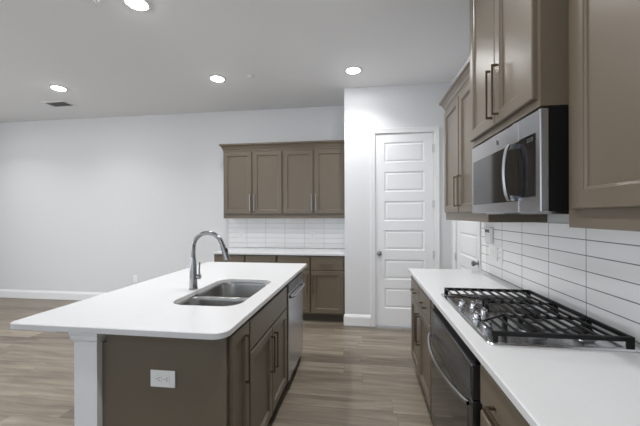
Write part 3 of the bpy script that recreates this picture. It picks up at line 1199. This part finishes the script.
# ------------------------------------------------------------------ plates, keypad
def outlet(label, loc, rz, horizontal=False, group='wall outlets', sw=1.0, m=None):
    """local x width, -y front, z up, centred"""
    e = thing('wall_outlet', label, 'outlet', loc, rz, group)
    w, h = (0.122, 0.077) if horizontal else (0.072 * sw, 0.118 * sw)
    bm = new_bm()
    add_box(bm, -w / 2, w / 2, -0.006, -0.0002, -h / 2, h / 2, 0.002, 2)
    finish('plate', bm, m or M_PLASTIC, e)
    for s in (-1, 1):
        if horizontal:
            cxx, czz, fw, fh = s * 0.0195, 0, 0.030, 0.034
        else:
            cxx, czz, fw, fh = 0, s * 0.0195, 0.034, 0.030
        bm = new_bm()
        add_box(bm, cxx - fw / 2, cxx + fw / 2, -0.0080, -0.0062, czz - fh / 2, czz + fh / 2, 0.0007, 1)
        r = finish('receptacle', bm, m or M_PLASTIC, e)
        bm = new_bm()
        for (a, b) in ((-0.006, 0.0035), (0.006, 0.0035), (0.0, -0.008)):
            if horizontal:
                a, b = b, a
            add_box(bm, cxx + a - (0.004 if horizontal else 0.0012), cxx + a + (0.004 if horizontal else 0.0012), -0.0085, -0.0081,
                    czz + b - (0.0012 if horizontal else 0.004), czz + b + (0.0012 if horizontal else 0.004))
        finish('slots', bm, M_SLOT, r)
    return e


outlet('horizontal white outlet on the dark end panel of the island', (-0.917, Y0I - 0.0002, 0.669), 0, True)
outlet('small white outlet low on the long back wall left of the island', (-3.70, YB - 0.0002, 0.385), 0)
outlet('white outlet on the back tiles, the left one above the faucet', (-1.885, YB - 0.0092, 1.105), 0)
outlet('white outlet on the back tiles, the right one near the pantry wall', (-0.765, YB - 0.0092, 1.105), 0)
outlet('white single outlet on the right tiles beside the triple switch', (W - 0.0002, 2.672, 1.102), -PI2)

e = thing('switch_plate', 'white triple switch plate on the right tiles below the keypad', 'switch', (W - 0.0002, 2.822, 1.105), -PI2)
bm = new_bm()
add_box(bm, -0.083, 0.083, -0.006, -0.0002, -0.059, 0.059, 0.002, 2)
finish('plate', bm, M_PLASTIC, e)
for k in (-1, 0, 1):
    bm = new_bm()
    add_box(bm, k * 0.046 - 0.0165, k * 0.046 + 0.0165, -0.0095, -0.0062, -0.033, 0.033, 0.001, 1)
    finish('rocker', bm, M_PLASTIC, e)

e = thing('alarm_keypad', 'white alarm keypad with a small dark screen on the right tiles', 'keypad', (W - 0.0002, 2.879, 1.245), -PI2)
bm = new_bm()
add_box(bm, -0.066, 0.066, -0.026, -0.0002, -0.068, 0.068, 0.006, 3)
finish('housing', bm, M_PLASTIC, e, True)
box('screen', -0.052, 0.040, -0.0275, -0.0262, 0.022, 0.048, M_LCD, e)
box('flip_cover', -0.058, 0.058, -0.0290, -0.0262, -0.060, 0.006, M_PLASTIC, e, 0.001)

# ------------------------------------------------------------------ ceiling things
lamp_spots = [(-1.718, 2.24, 'round recessed ceiling light nearest the viewer, at the top left'),
              (-3.85, 3.59, 'round recessed ceiling light beside the air vent'),
              (-1.722, 3.61, 'round recessed ceiling light above the far end of the island'),
              (-0.112, 3.62, 'round recessed ceiling light in front of the pantry door'),
              (-0.112, 2.24, 'round recessed ceiling light over the aisle'),
              (-3.85, 2.24, 'round recessed ceiling light over the left room'),
              (-0.112, 0.86, 'round recessed ceiling light above the right counter aisle'),
              (-3.85, 0.86, 'round recessed ceiling light over the left room behind the island'),
              (-3.0, -1.2, 'round recessed ceiling light in the rear left of the room'),
              (-5.75, 3.59, 'round recessed ceiling light in the far left corner of the room'),
              (-5.95, 0.86, 'unseen ceiling light added for brightness near the left wall')]  # last entry: unseen lamp added to brighten the right-hand tiles
for i, (x, y, lab) in enumerate(lamp_spots):
    e = thing('ceiling_light', lab, 'ceiling light', (x, y, CE), 0, 'recessed ceiling lights')
    bm = new_bm()
    add_lathe(bm, [(0.073, -0.0003), (0.098, -0.0003), (0.098, -0.004), (0.092, -0.008), (0.078, -0.010), (0.073, -0.008)], 40, closed=True)
    finish('lamp_trim', bm, M_TRIMRING, e, True)
    bm = new_bm()
    add_lathe(bm, [(0, -0.0003), (0.072, -0.0003), (0.072, -0.008), (0.055, -0.016), (0.030, -0.020), (0, -0.021)], 40)
    finish('lamp_lens', bm, M_LENS, e, True, 60)
    area('ceiling_lamp', (x, y, CE - 0.024), (0.13, 0.13), LAMP_W, (0.985, 0.99, 1.0), (0, 0, -1), 'DISK', math.radians(128)).parent = None

e = thing('air_vent', 'rectangular dark-slatted air vent in the ceiling', 'vent', (-4.385, 4.105, CE))
bm = new_bm()
for a in ((-0.18, 0.18, -0.11, -0.085), (-0.18, 0.18, 0.085, 0.11), (-0.18, -0.155, -0.085, 0.085), (0.155, 0.18, -0.085, 0.085)):
    add_box(bm, *a, -0.009, -0.0003)
finish('frame', bm, M_TRIMRING, e)
box('duct_opening', -0.154, 0.154, -0.084, 0.084, -0.0020, -0.0003, M_LOUVER, e)
for k in range(7):
    bm = new_bm()
    y = -0.072 + k * 0.024
    vs = [bm.verts.new(q) for q in ((-0.153, y - 0.006, -0.009), (0.153, y - 0.006, -0.009), (0.153, y + 0.004, -0.0025), (-0.153, y + 0.004, -0.0025),
                                    (-0.153, y - 0.005, -0.010), (0.153, y - 0.005, -0.010), (0.153, y + 0.005, -0.0035), (-0.153, y + 0.005, -0.0035))]
    for q in ((0, 1, 2, 3), (7, 6, 5, 4), (0, 4, 5, 1), (1, 5, 6, 2), (2, 6, 7, 3), (3, 7, 4, 0)):
        bm.faces.new([vs[i] for i in q])
    finish('slat', bm, M_LOUVER, e)

e = thing('sprinkler_cover', 'small white sprinkler cover on the ceiling beyond the island', 'sprinkler', (-1.30, 3.60, CE))
bm = new_bm()
add_lathe(bm, [(0, -0.0003), (0.044, -0.0003), (0.044, -0.004), (0.038, -0.007), (0, -0.007)], 28)
finish('escutcheon', bm, M_TRIMRING, e, True)
bm = new_bm()
add_lathe(bm, [(0, -0.0072), (0.030, -0.0072), (0.030, -0.014), (0.026, -0.017), (0, -0.018)], 28)
finish('cap', bm, M_TRIMRING, e, True)

e = thing('smoke_detector', 'white round smoke detector at the top edge of the ceiling', 'smoke detector', (-2.035, 2.12, CE))
bm = new_bm()
add_lathe(bm, [(0, -0.0003), (0.078, -0.0003), (0.078, -0.010), (0.070, -0.018), (0, -0.018)], 32)
finish('base', bm, M_TRIMRING, e, True)
bm = new_bm()
add_lathe(bm, [(0, -0.0182), (0.060, -0.0182), (0.056, -0.030), (0.030, -0.034), (0, -0.034)], 32)
finish('cap', bm, M_TRIMRING, e, True)
